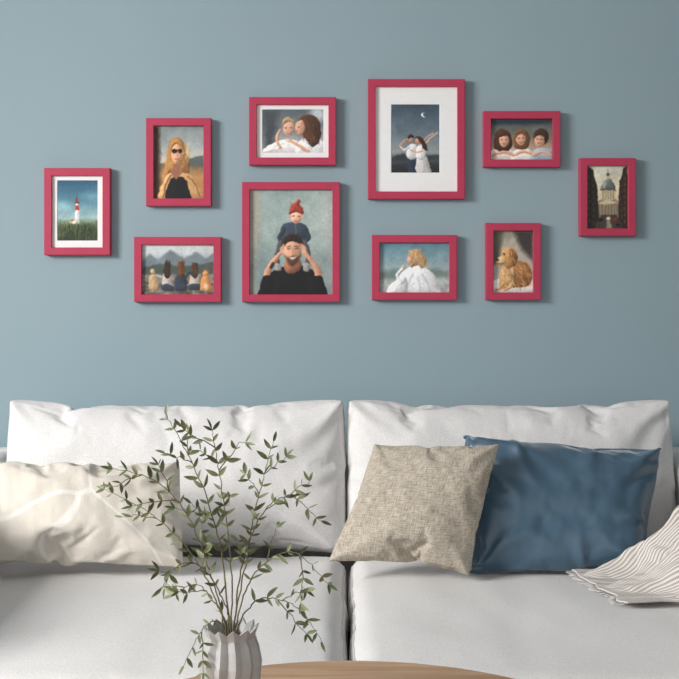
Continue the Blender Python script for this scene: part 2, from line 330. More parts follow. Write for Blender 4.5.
def artG(c):
    c.grad([(244,(196,200,198)),(254,(182,190,192)),(262,(138,150,156)),(272,(116,126,124)),(276,(130,122,110)),(295,(110,104,96))])
    c.poly([(142,262),(150,254),(158,260),(170,250),(184,259),(196,252),(206,258),(213,253),(213,272),(142,272)],(116,128,134),1.2); c.poly([(142,268),(160,263),(180,267),(213,262),(213,274),(142,274)],(78,90,84),1)
    c.noise(13,2.2,ymin=274); c.noise(6,5)
    for _ in range(60):
        x=random.uniform(142,213); y=random.uniform(280,294); k=random.uniform(-40,40); c.ell(x,y,random.uniform(1.5,4),random.uniform(1,2),(112+k,106+k,98+k),0,.6)
    for (x,y,h,b,w) in [(167,266,(66,44,32),(170,164,156),4.4),(180.5,264.5,(110,72,46),(60,66,76),4.8),(194,266.5,(84,56,40),(176,166,154),4.2)]:
        c.blob([(x-w,288),(x-w*1.2,280),(x-w*.8,274),(x,272),(x+w*.8,274),(x+w*1.2,280),(x+w,288)],b); c.blob([(x-w*.7,290),(x-w*1.4,288),(x-w,284),(x+w,284),(x+w*1.4,288),(x+w*.7,290)],(58,66,82))
        c.blob([(x-2.8,y),(x-2,y-3.4),(x+2,y-3.4),(x+2.9,y),(x+3.4,y+8),(x+1,y+12),(x-2.4,y+11),(x-3.3,y+6)],h); c.strands(22,(x-3,x+3),(y,y+10),h,34,6,90,18,.5,.7)
    c.line([(162,277),(155,275),(150,277)],2,(170,164,156)); c.line([(186,276),(189,273),(193,276)],2.2,(60,66,76))
    c.blob([(150,289),(148.6,282),(150,275.4),(155,274.6),(158,281),(158.6,289)],(176,148,112)); c.ell(153,271.6,2.4,2.5,(186,156,118)); c.strands(24,(149,158),(276,287),(190,162,124),30,4,-90,20,.5,.6)
    c.blob([(200,290),(199.4,283),(202,276),(207,276),(210,283),(210.6,290)],(192,134,80)); c.ell(204.4,272.8,2.8,2.9,(204,148,92)); c.poly([(201.8,271.6),(202.2,268.2),(204,270.4)],(150,94,54)); c.poly([(205,270.4),(206.8,268.2),(207.2,271.6)],(150,94,54)); c.ell(205,286,2,3.6,(224,204,176),0,1); c.strands(26,(200,210),(276,288),(196,142,88),34,4,-90,20,.5,.6)
def artH(c):
    c.grad([(190,(146,162,160)),(230,(154,168,164)),(294,(126,142,142))]); c.noise(6,14); c.noise(4,5)
    c.poly([(250,191),(262,191),(258,294),(250,294)],(166,156,138),4,.7); c.ell(322,214,14,26,(172,182,176),0,9,.6); c.ell(262,268,12,20,(116,134,136),0,8,.6)
    c.blob([(262,297),(265,284),(268,275),(277,269),(286,266),(300,266),(311,269),(319,277),(323,297)],(24,25,30))
    c.blob([(284,267),(288,273),(295,273),(301,267),(299,258),(287,258)],SKd); c.poly([(272,294),(276,278),(279,278),(276,294)],(42,43,50),2.5,.7); c.poly([(309,294),(307,279),(310,277),(315,294)],(44,45,52),2.5,.7)
    c.blob([(280,236),(281,228),(286,223.6),(296,222.6),(304,224.6),(308.6,231),(307,240),(300,245),(287,245),(281.6,242)],(64,74,86)); c.line([(295.4,224),(295,240)],.8,(130,132,130))
    c.line([(284,229),(279.6,238),(285,242)],4.4,(58,68,80),w2=3.4); c.line([(304.6,229),(308.6,238),(301,242)],4.4,(58,68,80),w2=3.4)
    c.line([(281,243),(277,254),(278,265)],5.2,(86,84,88),w2=4.2); c.line([(303.4,243),(308,254),(306,265)],5.2,(86,84,88),w2=4.2)
    c.blob([(275,264),(280,264),(281,270),(275.6,271)],(150,146,142)); c.blob([(303.4,264),(308.6,264),(308.4,271),(303,270)],(150,146,142))
    c.ell(296,217,6,6.6,(222,172,146)); c.ell(290.2,217.6,1.2,1.7,(206,152,126)); c.ell(302,217.4,1.2,1.7,(206,152,126))
    c.blob([(289.4,215),(289.6,209.4),(292.4,204.6),(295.6,203),(298,200),(300,201.6),(299,204.6),(301.8,208.6),(302.8,214.6),(296,212.4)],(156,66,52)); c.line([(289.8,214),(296,211.6),(302.4,213.8)],1.9,(132,52,42))
    c.strands(26,(290,301),(205,212),(176,84,66),22,3,80,30,.5,.5)
    c.line([(292.6,217),(294.4,216.8)],.9,(70,48,40),.5,.8); c.line([(298,216.8),(299.8,217)],.9,(70,48,40),.5,.8); c.ell(296.2,219,.8,.5,(190,132,108),0,.5,.7); c.line([(294.2,221),(296.3,221.8),(298.4,220.9)],1,(158,78,72),.5,.8)
    c.blob([(284,252),(284,243.6),(287,238.6),(292,237),(297.6,238),(301,242.4),(301.2,250),(299,258.6),(295.4,263.6),(291,264.4),(287,261)],(204,152,124))
    c.blob([(284.4,254.6),(287,256.4),(292,255.4),(298,255.8),(301,252.6),(299.4,260),(295.6,265),(291,266),(286.8,262.6)],(98,68,54),.8,.6)
    c.blob([(283,248.6),(283,241.4),(287,236.6),(293,235),(299,237),(302.4,242.4),(302,248.6),(299.4,243.6),(293.6,241.6),(287.6,243),(285,246)],(56,42,36))
    c.strands(26,(285,300),(238,243),(66,50,42),26,4,100,40,.5,.6)
    c.line([(287.4,246.9),(290.4,246.6)],.8,(66,48,42),.5,.8); c.line([(294.8,246.4),(298,246.8)],.8,(66,48,42),.5,.8); c.line([(287.8,248.8),(290.2,248.8)],.9,(66,48,42),.5,.8); c.line([(295,248.6),(297.6,248.6)],.9,(66,48,42),.5,.8)
    c.line([(292.7,248.4),(292.3,253)],.9,(166,112,90),.5,.6); c.blob([(289.2,256.8),(292.8,257.6),(296.6,256.6),(293,259.8)],(214,204,196),.5,.85)
    c.line([(267,283),(269,269),(280,254)],7.4,(194,142,114),w2=4.2); c.line([(319,283),(316,269),(304.6,253)],7.4,(194,142,114),w2=4.2)
    c.blob([(261,290),(263.6,277),(271.6,276),(274,285),(270,292)],(26,27,32)); c.blob([(323,290),(321.6,277),(314,276),(311.6,285),(315,292)],(26,27,32))
    for dx in range(4):
        c.line([(280,254-dx*1.5),(284.4,250.6-dx*2.0)],1.4,(206,156,128),.5,.9); c.line([(304.6,253-dx*1.5),(300.8,250-dx*2.0)],1.4,(206,156,128),.5,.9)
    c.line([(271.6,267),(273.4,264)],3.4,(66,54,48))
def artI(c):
    c.grad([(242,(92,130,146)),(262,(136,162,168)),(276,(172,182,180)),(293,(158,162,158))]); c.noise(7,6)
    c.poly([(380,272),(394,268),(410,272),(430,268),(449,270),(449,278),(380,280)],(116,132,128),2,.8); c.noise(10,2,ymin=280)
    c.blob([(397,296),(395,285),(400,275),(408,268),(416,265),(426,268),(434,275),(438,286),(439,296)],(216,216,218)); c.blob([(387,294),(391,285),(400,278),(407,278),(408,290),(402,296)],(206,208,210))
    for (a,b2,d) in (((404,292),(410,281),(414,272)),((430,292),(428,283),(423,274)),((420,292),(420,285),(418,277)),((396,292),(399,286),(404,282))): c.line([a,b2,d],1.3,(168,172,178),.9,.7)
    c.line([(402,282),(398,275),(403,268)],3.4,(208,210,212),w2=2.6); c.ell(404,266.6,1.7,1.7,SK)
    c.ell(416,259,7,7.4,(186,150,110)); c.blob([(409,259),(409.6,252.6),(414,249.6),(420,250.4),(424,255),(426,262),(423,268),(417,265),(411.6,268)],(170,134,94)); c.strands(70,(410,425),(253,267),(198,164,120),34,5,100,40,.5,.8)
    c.ell(410.4,260,2.6,3.4,(206,156,130)); c.strands(16,(418,428),(259,268),(184,146,104),25,6,-60,25,.5)
def artJ(c):
    c.grad([(230,(140,134,120)),(250,(176,166,152)),(268,(170,160,148)),(293,(204,202,200))]); c.noise(9,5)
    c.poly([(493,231),(505,231),(500,262),(493,266)],(94,90,76),2,.9); c.poly([(514,231),(534,231),(534,262),(522,250)],(68,62,58),2.4,.85)
    c.blob([(493,293),(493,282),(504,277),(520,277),(534,281),(534,293)],(214,212,210))
    c.blob([(507,284),(509,270),(516,262),(525,262),(531,269),(532,280),(526,286),(514,287)],(150,102,60)); c.strands(120,(509,530),(264,285),(184,134,84),40,5,-50,35,.55,.7)
    c.blob([(500,286),(501,273),(505,264),(511,263),(516,271),(515,283),(508,288)],(184,138,90)); c.strands(90,(501,514),(265,286),(222,184,134),34,5,-85,25,.55,.7)
    c.blob([(501,258),(503,252),(507,248),(512,247.6),(516,251),(517.4,258),(515,265),(509,267.6),(504,265)],(186,138,86))
    c.blob([(497,260.6),(499.4,257.6),(503,256.8),(506.4,259),(506,264),(501.6,266),(498.2,264.4)],(210,174,128)); c.ell(498.2,259.9,1.3,1,(34,26,26)); c.ell(504.6,254.8,.8,.8,(34,24,22)); c.line([(498.6,263.6),(502,264),(505,262.4)],.8,(70,46,40),.5,.8)
    c.blob([(511,249.6),(516,252),(518,258),(517,264),(513.8,266),(511,260.6),(510,254)],(132,86,50)); c.strands(30,(502,516),(249,262),(204,158,104),30,4,-70,30,.5,.6)
    c.line([(504,283),(501,287),(497,288.4)],3.4,(200,156,106),w2=2.6); c.line([(512,284),(509,288),(505,289.4)],3.4,(200,156,106),w2=2.6)

FR=[((44,168,110,255),(57,180,98,241),artA),((146,118,211,206),(153.5,126,203.5,198),artB),((249,97,336,165),(262,109,324,153),artC),
 ((368,79,465,199),(391,104,440,173),artD),((483.5,111,560.5,167),(491,119,552,159),artE),((580,158,636,236),(588,166,629,228),artF),
 ((134,237,221,302),(142,245,213,294),artG),((242,182,340,302),(250.5,190.5,331.5,294),artH),((372,235,457,300),(380,243,449,292),artI),((486,223,541,300),(493.5,231,533.5,292),artJ)]
FD=.022; dF=CAMD-FD; k=dF/F
for (ob,pb,art) in FR:
    cx=(ob[0]+ob[2])/2; cy=(ob[1]+ob[3])/2
    loc=P(cx,cy,dF); loc.y=0
    e=empty('picture_frame',loc)
    hw=(ob[2]-ob[0])/2*k; hh=(ob[3]-ob[1])/2*k; w=7.6*k
    def rings(name,prof,mat):
        V=[];Fc=[]
        for (ins,dep) in prof:
            a,b_=hw-ins[0],hh-ins[1]; V+= [(-a+ins[2],-dep,-b_+ins[3]),(a+ins[2],-dep,-b_+ins[3]),(a+ins[2],-dep,b_+ins[3]),(-a+ins[2],-dep,b_+ins[3])]
        for i in range(len(prof)-1):
            for q in range(4): Fc.append((i*4+q,i*4+(q+1)%4,(i+1)*4+(q+1)%4,(i+1)*4+q))
        me=mesh(name,V,Fc); return obj(name,me,[mat],e)
    I=lambda t:(t,t,0,0)
    rings('moulding',[(I(0),0.0),(I(0),FD-.0012),(I(.0012),FD),(I(w-.001),FD),(I(w),FD-.001),(I(w),.012),(I(w),0.002),(I(0),0.0)],M_frame)
    c=Can(*pb,); art(c); c.finish()
    A=np.clip(c.c/255,0,1); A=np.where(A<=.04045,A/12.92,((A+.055)/1.055)**2.4)
    kp=(CAMD-.014)/F
    pcx=((pb[0]+pb[2])/2-CX)*kp-loc.x; pcz=CAMZ-((pb[1]+pb[3])/2-HY)*kp-loc.z
    phw=(pb[2]-pb[0])/2*kp; phh=(pb[3]-pb[1])/2*kp
    if pb[0]-ob[0]>9:
        pw=phw; ph=phh
        rings('mat_board',[(I(w-.001),.014),((hw-pw,hh-ph,pcx,pcz),.014),((hw-pw+.0012,hh-ph+.0012,pcx,pcz),.0125)],M_mat)
    else:
        phw=hw-w+.001; phh=hh-w+.001; pcx=pcz=0
    xs=np.linspace(-phw,phw,c.w)+pcx; zs=np.linspace(phh,-phh,c.h)+pcz
    XX,ZZ=np.meshgrid(xs,zs); co=np.stack([XX,np.full_like(XX,-.0124),ZZ],-1).reshape(-1,3)
    idx=np.arange(c.w*c.h).reshape(c.h,c.w)
    q=np.stack([idx[1:,:-1],idx[1:,1:],idx[:-1,1:],idx[:-1,:-1]],-1).reshape(-1,4)
    me=bpy.data.meshes.new('print'); me.vertices.add(len(co)); me.vertices.foreach_set('co',co.ravel())
    me.loops.add(q.size); me.loops.foreach_set('vertex_index',q.ravel().astype(np.int32))
    me.polygons.add(len(q)); me.polygons.foreach_set('loop_start',np.arange(0,q.size,4,dtype=np.int32)); me.polygons.foreach_set('loop_total',np.full(len(q),4,np.int32))
    me.update(calc_edges=True); me.validate()
    ca=me.color_attributes.new('ink','FLOAT_COLOR','POINT')
    ca.data.foreach_set('color',np.concatenate([A.reshape(-1,3),np.ones((c.w*c.h,1))],1).ravel().astype(np.float32))
    obj('print',me,[M_print],e)

# ---------------------------------------------------------------- cloth-inflated cushions
def flat_bag(name,w,h,t,nx,ny,amp,seed):
    V=[];Fc=[]
    rows=max(1,int(t/ (w/nx))) if t>.03 else 1
    fr=np.zeros((ny+1,nx+1),int); bk=np.zeros((ny+1,nx+1),int)
    def pos(i,j): return -w/2+w*i/nx,-h/2+h*j/ny
    for j in range(ny+1):
        for i in range(nx+1):
            x,y=pos(i,j); edge=i in(0,nx) or j in (0,ny)
            n1=noise.noise(Vector((x*9+seed,y*9,0)))*amp*(0 if edge else 1)
            fr[j,i]=len(V); V.append((x,y,t/2+n1))
    for j in range(ny+1):
        for i in range(nx+1):
            x,y=pos(i,j); edge=i in(0,nx) or j in (0,ny)
            if edge and rows==1 and t<=.03: bk[j,i]=fr[j,i]; continue
            bk[j,i]=len(V); V.append((x,y,-t/2))
    for j in range(ny):
        for i in range(nx):
            Fc.append((fr[j,i],fr[j,i+1],fr[j+1,i+1],fr[j+1,i])); Fc.append((bk[j,i],bk[j+1,i],bk[j+1,i+1],bk[j,i+1]))
    if t>.03:
        per=[(i,0) for i in range(nx)]+[(nx,j) for j in range(ny)]+[(i,ny) for i in range(nx,0,-1)]+[(0,j) for j in range(ny,0,-1)]
        prev=[fr[j,i] for i,j in per]
        for r_ in range(1,rows+1):
            if r_==rows: cur=[bk[j,i] for i,j in per]
            else:
                cur=[]
                for (i,j) in per:
                    x,y=pos(i,j); cur.append(len(V)); V.append((x,y,t/2-t*r_/rows))
            n=len(per)
            for a in range(n): Fc.append((prev[a],cur[a],cur[(a+1)%n],prev[(a+1)%n]))
            prev=cur
    me=mesh(name,V,[tuple(int(z) for z in f) for f in Fc])
    uv=me.uv_layers.new(name='UVMap')
    for lp in me.loops:
        v=V[lp.vertex_index]; uv.data[lp.index].uv=(v[0]/w+.5,v[1]/h+.5)
    return obj(name,me)
def add_cloth(o,pressure,bend,tens=15,shrink=0.0):
    md=o.modifiers.new('Cloth','CLOTH'); s=md.settings
    s.quality=6; s.mass=.3; s.tension_stiffness=tens; s.compression_stiffness=tens; s.shear_stiffness=tens*.4; s.bending_stiffness=bend
    s.tension_damping=5; s.compression_damping=5; s.shear_damping=5; s.bending_damping=.5; s.air_damping=2
    s.use_pressure=True; s.uniform_pressure_force=pressure; s.effector_weights.gravity=0
    s.shrink_min=shrink; s.shrink_max=shrink
    md.point_cache.frame_start=1; md.point_cache.frame_end=60
    return md
bags={}
bags['beige']=flat_bag('sim_a',.33,.30,.01,56,52,.003,1); add_cloth(bags['beige'],4,.4)
bags['blue']=flat_bag('sim_b',.42,.30,.01,80,58,.012,9); add_cloth(bags['blue'],2.5,.03,15,-.07)
bags['cream']=flat_bag('sim_c',.50,.28,.01,76,44,.006,17); add_cloth(bags['cream'],3.5,.2,15,-.02)
bags['bl']=flat_bag('sim_d',.76,.36,.13,84,40,.008,23); add_cloth(bags['bl'],2.2,.3,15,-.015)
bags['br']=flat_bag('sim_e',.76,.36,.13,84,40,.008,41); add_cloth(bags['br'],2.2,.3,15,-.015)
try:
    for f in range(1,36): scene.frame_set(f)
except Exception as ex: print('SIMFAIL',ex)
dg=bpy.context.evaluated_depsgraph_get()
def debow(U,k_):
    for a,b2 in ((0,1),(1,0)):
        bins=np.linspace(-1,1,41); ext=np.ones(41)
        for sgn in (1,-1):
            for q in range(41):
                m=np.abs(U[:,b2]-bins[q])<.05
                ext[q]=max(.3,(U[m,a]*sgn).max()) if m.any() else 1
            ker=np.array([1,2,3,2,1])/9; ex2=np.convolve(np.pad(ext,2,'edge'),ker,'valid')
            e=np.interp(U[:,b2],bins,ex2); f=1+(1/e-1)*k_
            m=(U[:,a]*sgn)>0
            U[m,a]*=f[m]
    return U
def folds(U,lines,asp):
    D=np.zeros(len(U))
    for (u0,v0,u1,v1,amp,wd) in lines:
        x0,x1,y0,y1=u0*asp,u1*asp,v0,v1; X=U[:,0]*asp; Y=U[:,1]
        L2=(x1-x0)**2+(y1-y0)**2; t=((X-x0)*(x1-x0)+(Y-y0)*(y1-y0))/L2; tc_=np.clip(t,0,1)
        bend=.10*np.sin(tc_*math.pi)*(1 if (u0*7+v1*3)%1>.5 else -1)*math.sqrt(L2)
        nx,ny=-(y1-y0)/math.sqrt(L2),(x1-x0)/math.sqrt(L2)
        dx=X-x0-tc_*(x1-x0)-nx*bend; dy=Y-y0-tc_*(y1-y0)-ny*bend
        d=np.hypot(dx,dy)
        w_=wd*(.5+1.0*tc_)
        prof=np.exp(-(d/w_)**2)-.55*np.exp(-((np.hypot(dx-nx*w_*1.5,dy-ny*w_*1.5))/w_)**2)
        D+=amp*prof*np.clip(1.0-tc_,0,1)**.6
    return D*(U[:,2]>0)
def bake(o,name,mapf,mat,kb=0,lines=(),asp=1.3):
    ev=o.evaluated_get(dg); me=bpy.data.meshes.new_from_object(ev); n=len(me.vertices)
    co=np.zeros(n*3); me.vertices.foreach_get('co',co); co=co.reshape(-1,3)
    lo=co.min(0); hi=co.max(0)
    U=(co-(lo+hi)/2)/((hi-lo)/2)
    if kb: U=debow(U,kb)
    fd=folds(U,lines,asp) if lines else np.zeros(len(U))
    fd+=np.array([noise.noise(Vector((u[0]*asp*3.1,u[1]*3.1,asp*9)))*.0035+noise.noise(Vector((u[0]*asp*8,u[1]*6,asp*3)))*.0012 for u in U])*np.sign(U[:,2])*(1-np.maximum(np.abs(U[:,0]),np.abs(U[:,1])).clip(0,1)**8)
    new=mapf(U,hi-lo,fd)
    me.vertices.foreach_set('co',new.ravel()); me.update()
    r=obj(name,me,[mat],None,smooth=True)
    sd=r.modifiers.new('sub','SUBSURF'); sd.levels=1; sd.render_levels=2
    return r
def quadmap(TL,TR,BR,BL,th):
    TL,TR,BR,BL=[np.array(P(*q)) for q in (TL,TR,BR,BL)]
    nrm=np.cross(TR-BL,TL-BR); nrm/=np.linalg.norm(nrm)
    if nrm[1]>0: nrm=-nrm
    def f(U,dim,fd):
        u=(U[:,0:1]+1)/2; v=(U[:,1:2]+1)/2
        p=(BL*(1-u)+BR*u)*(1-v)+(TL*(1-u)+TR*u)*v
        return p+nrm*(U[:,2:3]*th/2+fd[:,None])
    return f
bake(bags['beige'],'beige_throw_pillow',quadmap((374,444,2.51),(500,444,2.45),(473,577,2.37),(325,563,2.41),.12),M_beige,.6,
  [(-.95,.95,-.3,.3,.006,.10),(.95,.95,.45,.2,.006,.10),(.9,-.95,.3,-.4,.006,.10),(-.9,-.95,-.35,-.45,.006,.1),(.1,.98,.0,.5,.004,.07),(-.98,0,-.5,.05,.004,.07)],1.1)
bake(bags['blue'],'blue_throw_pillow',quadmap((462,436,2.57),(663,450,2.57),(643,573,2.43),(472,575,2.43),.12),M_blue,.65,
  [(-.95,.95,.15,.15,.013,.14),(-.95,.7,-.3,-.1,.009,.10),(.95,.92,.15,.3,.012,.13),(.95,.7,.4,-.2,.009,.11),(-.5,.98,-.2,.0,.008,.10),(.25,.98,.15,.3,.008,.11),(.95,-.9,.3,-.3,.012,.13),(.98,-.2,.4,-.05,.008,.10),(-.85,-.9,-.2,-.45,.010,.12),(.3,-.98,.2,-.4,.008,.10),(-.98,.0,-.4,-.25,.008,.10)],1.4)
bake(bags['cream'],'cream_throw_pillow',quadmap((-38,460,2.53),(181,463,2.53),(184,568,2.41),(-38,568,2.41),.15),M_cream,.8,
  [(.95,.95,.4,.3,.008,.10),(.95,-.9,.45,-.3,.008,.10),(.98,.1,.55,.05,.007,.09),(.98,-.35,.6,-.25,.006,.07),(.98,.5,.6,.35,.006,.07),(.2,.98,.1,.4,.006,.1),(-.2,-.98,-.1,-.5,.006,.1)],2)

# ---------------------------------------------------------------- sofa
sofa=empty('sofa',(0,-.5,0))
def sp(o):
    o.parent=sofa; o.matrix_parent_inverse=Matrix.Translation((0,.5,0)); return o
def backmap(x0,x1):
    def f(U,dim,fd):
        z=.447+(U[:,1]+1)/2*(.782-.447)
        tilt=(z-.447)/.335
        y=(2.70+.10*tilt)-CAMD - U[:,2]*.09-fd
        x=(x0+x1)/2+U[:,0]*(x1-x0)/2
        return np.stack([x,y,z+U[:,2]*.008],1)
    return f
sp(bake(bags['bl'],'back_cushion_left',backmap(-.767,.0145),M_sofa,.5,
  [(-.95,.9,-.5,.3,.008,.12),(.95,.9,.55,.35,.008,.12),(.9,-.9,.4,-.3,.008,.12),(.98,.1,.6,.0,.006,.1),(-.2,.98,-.1,.5,.005,.12),(.3,-.9,.1,-.3,.006,.12)],2.2))
sp(bake(bags['br'],'back_cushion_right',backmap(.0165,.767),M_sofa,.5,
  [(-.95,.9,-.45,.35,.008,.12),(.95,.9,.6,.2,.008,.12),(.98,.3,.7,.1,.006,.1),(.1,.98,.2,.5,.005,.12),(-.98,0,-.6,.1,.006,.1)],2.2))
for o in list(bags.values()): bpy.data.objects.remove(o,do_unlink=True)
scene.frame_set(1)

def soft_box(name,lo,hi,r,crown,mat,seed,wr=.0022,N=(60,50,8),seam=True):
    lo=Vector(lo);hi=Vector(hi); c=(lo+hi)/2; h=(hi-lo)/2
    def fn(p):
        q=Vector([p[i]*h[i] for i in range(3)]); cl=Vector([max(-(h[i]-r),min(h[i]-r,q[i])) for i in range(3)])
        d=q-cl; n=d.normalized() if d.length>1e-9 else Vector((0,0,1))
        s=cl+n*r
        u,v=p[0],p[1]
        if p[2]>0: s.z+=crown*(1-u**4)*(1-v**4)*max(0,n.z)
        s.y-= (.012*(1-p[2]**2)*(1-u**6) if p[1]<0 else 0)*max(0,-n.y)
        w=c+s
        k_=noise.noise(Vector((w.x*5+seed,w.y*4,w.z*6)))*wr*2.4+noise.noise(Vector((w.x*16+seed,w.y*9,w.z*14)))*wr*1.1
        e=max(abs(u),abs(v))**6
        k_+=noise.noise(Vector((w.x*38+seed,w.y*38,w.z*8)))*wr*1.6*e
        return w+n*k_
    bm=bmesh.new(); cache={}
    def vert(p):
        key=tuple(round(a,5) for a in p)
        if key not in cache: cache[key]=bm.verts.new(fn(p))
        return cache[key]
    dens=lambda t: math.copysign(1-(1-abs(t))**1.5,t)
    for ax in range(3):
        a,b2=[i for i in range(3) if i!=ax]
        for sg in (-1,1):
            for i in range(N[a]):
                for j in range(N[b2]):
                    vs=[]
                    for (ii,jj) in ((i,j),(i+1,j),(i+1,j+1),(i,j+1)):
                        p=[0,0,0]; p[ax]=sg; p[a]=dens(-1+2*ii/N[a]); p[b2]=dens(-1+2*jj/N[b2]); vs.append(vert(p))
                    try: bm.faces.new(vs)
                    except: pass
    bmesh.ops.recalc_face_normals(bm,faces=bm.faces[:])
    me=bpy.data.meshes.new(name); bm.to_mesh(me); bm.free()
    o=obj(name,me,[mat],None,True); sp(o)
    if seam:
        pts=[]; M_=60; zt=.82
        per=[(-1+2*i/M_,-1) for i in range(M_)]+[(1,-1+2*i/M_) for i in range(M_)]+[(1-2*i/M_,1) for i in range(M_)]+[(-1,1-2*i/M_) for i in range(M_)]
        for (u,v) in per: pts.append(fn((u,v,zt)))
        pts.append(pts[0]); V=[];Fc=[]; tube_geo(pts,[.0018]*len(pts),V,Fc,6)
        sp(obj(name+'_seam',mesh(name+'_seam',V,Fc),[M_seam],None,True))
    return o
yb=2.68-CAMD; yf=1.775-CAMD
soft_box('seat_cushion_left',(-.765,yf,.29),(.0145,yb,.447),.045,.012,M_sofa,3)
soft_box('seat_cushion_right',(.0185,yf,.29),(.765,yb,.447),.045,.012,M_sofa,12)
def sbox(n,lo,hi,bev=.03): return sp(box(n,lo,hi,M_sofa,None,bev,5))
sbox('base_rail',(-.92,yf+.03,.12),(.92,-.035,.29),.02)
sbox('backrest',(-.92,-.135,.28),(.92,-.035,.655),.03)
sbox('arm_left',(-.95,yf+.01,.12),(-.77,-.03,.652),.035)
sbox('arm_right',(.77,yf+.01,.12),(.95,-.03,.652),.035)
for i,(x,y) in enumerate(((-.88,yf+.08),(.88,yf+.08),(-.88,-.1),(.88,-.1))):
    sp(box('leg_%d'%(i+1),(x-.02,y-.02,0),(x+.02,y+.02,.125),M_leg,None,.004,2))

# ---------------------------------------------------------------- throw blanket over arm and seat
def curve_at(ctrl,n):
    q=catmull(ctrl,16); L=[0]
    for a,b2 in zip(q,q[1:]): L.append(L[-1]+(b2-a).length)
    out=[]
    for i in range(n):
        s=L[-1]*i/(n-1); j=max(0,min(len(L)-2,next((m for m in range(len(L)-1) if L[m+1]>=s),len(L)-2)))
        t=(s-L[j])/max(1e-9,L[j+1]-L[j]); out.append(q[j].lerp(q[j+1],t))
    return out
NU,NV=200,140
up=curve_at([P(567,574,2.45),P(600,572,2.45),P(624,563,2.45),P(646,550,2.44),P(668,536,2.43),P(690,520,2.42),P(722,480,2.41),P(800,466,2.41)],NU)
lo_=curve_at([P(628,613,2.16),P(650,611,2.16),P(672,609,2.17),P(694,602,2.17),P(728,566,2.17),P(752,508,2.17),P(800,480,2.17),P(880,480,2.17)],NU)
TV=[];Fc=[]
for i in range(NU):
    for j in range(NV):
        t=j/(NV-1); s=i/(NU-1); p=up[i].lerp(lo_[i],t)
        wob=1.5*noise.noise(Vector((s*3.4,t*2.5,4)))
        ph=t*2*math.pi*3.1+s*4.2+.9*math.sin(s*9+t*3)+wob
        sn=math.sin(ph); f1=(1-abs(math.sin(ph/2)))**1.0*.75+.25*(.5+.5*sn)
        ph2=t*2*math.pi*6.3-s*7+2.2*noise.noise(Vector((s*6,t*5,14)))
        f2=(.5+.5*math.sin(ph2))**1.5
        ramp=min(1,.28+s*2.6); rise=1-.6*max(0,min(1,(p.x-.72)/.06))
        edge=min(1,.35+t*5)*min(1,.2+(1-t)*6)
        disp=(f1*.046+f2*.012)*ramp*rise*edge+abs(noise.noise(Vector((s*16,t*12,2))))*.010*ramp
        p=p+Vector((-.35,-.30,1)).normalized()*disp
        p.x+=-.010*math.cos(ph)*ramp*edge+noise.noise(Vector((t*6,s*4,5)))*.010; p.y+=.016*math.cos(ph)*ramp*edge+noise.noise(Vector((s*6,t*3,9)))*.010
        floor_=.4625 if p.x<.74 else .4625+(p.x-.74)/.035*.2
        floor_=min(floor_,.66) if p.x<.93 else .66
        if p.z<floor_+.006: p.z=floor_+.004+.002*f2
        TV.append(p)
for i in range(NU-1):
    for j in range(NV-1): Fc.append((i*NV+j,i*NV+j+1,(i+1)*NV+j+1,(i+1)*NV+j))
A_=np.array([tuple(v) for v in TV]).reshape(NU,NV,3)
for _ in range(3):
    Q=np.pad(A_,((1,1),(1,1),(0,0)),'edge'); A2=(Q[:-2,1:-1]+Q[2:,1:-1]+Q[1:-1,:-2]+Q[1:-1,2:]+2*A_)/6; A_[1:-1,1:-1]=A2[1:-1,1:-1]
V=[Vector(v) for v in A_.reshape(-1,3)]
o0=V[0].copy()
th=empty('throw_blanket',o0)
def tp(o): o.parent=th; o.matrix_parent_inverse=Matrix.Translation(-o0); return o
me=mesh('cloth',V,Fc); uv=me.uv_layers.new(name='UVMap')
for lp in me.loops:
    i,j=divmod(lp.vertex_index,NV); uv.data[lp.index].uv=(i/(NU-1)*1.6,j/(NV-1)*1.3)
o=tp(obj('cloth',me,[M_throw],None,True)); sd=o.modifiers.new('sol','SOLIDIFY'); sd.thickness=.003; sd.offset=1
FV=[];FF=[]
for j in range(0,NV,3):
    p=V[j]; d=(V[j]-V[NV*3+j]).normalized()*.014+Vector((random.uniform(-.003,.003),random.uniform(-.004,.004),-.003)); q=p+d; q.z=max(q.z,.463)
    tube_geo([p,p.lerp(q,.5),q],[.0011,.0010,.0006],FV,FF,5)
tp(obj('fringe',mesh('fringe',FV,FF),[M_seam],None,True))

# ---------------------------------------------------------------- round table
TZ=.52; R=.335; tcx=(350-CX)*1.6/F; tcy=(1.652-R)-CAMD
tb=empty('round_coffee_table',(tcx,tcy,0))
def lathe(name,prof,mat,parent,n=96):
    V=[];Fc=[]
    for (r_,z) in prof:
        for k_ in range(n): a=2*math.pi*k_/n; V.append((r_*math.cos(a),r_*math.sin(a),z))
    for i in range(len(prof)-1):
        for k_ in range(n): Fc.append((i*n+k_,i*n+(k_+1)%n,(i+1)*n+(k_+1)%n,(i+1)*n+k_))
    Fc.append(tuple(range(n))[::-1]); Fc.append(tuple((len(prof)-1)*n+k_ for k_ in range(n)))
    return obj(name,mesh(name,V,Fc),[mat],parent,False)
lathe('top',[(R-.02,TZ-.028),(R-.004,TZ-.024),(R,TZ-.018),(R,TZ-.004),(R-.0015,TZ-.001),(R-.005,TZ)],M_table,tb)
for i in range(4):
    a=math.pi/4+i*math.pi/2; V=[];Fc=[]
    tube_geo([Vector((.20*math.cos(a),.20*math.sin(a),TZ-.026)),Vector((.26*math.cos(a),.26*math.sin(a),0.0))],[.02,.012],V,Fc,16)
    obj('leg_%d'%(i+1),mesh('leg',V,Fc),[M_table],tb,True)
lathe('apron',[(.21,TZ-.06),(.22,TZ-.06),(.22,TZ-.027),(.20,TZ-.027)],M_table,tb)

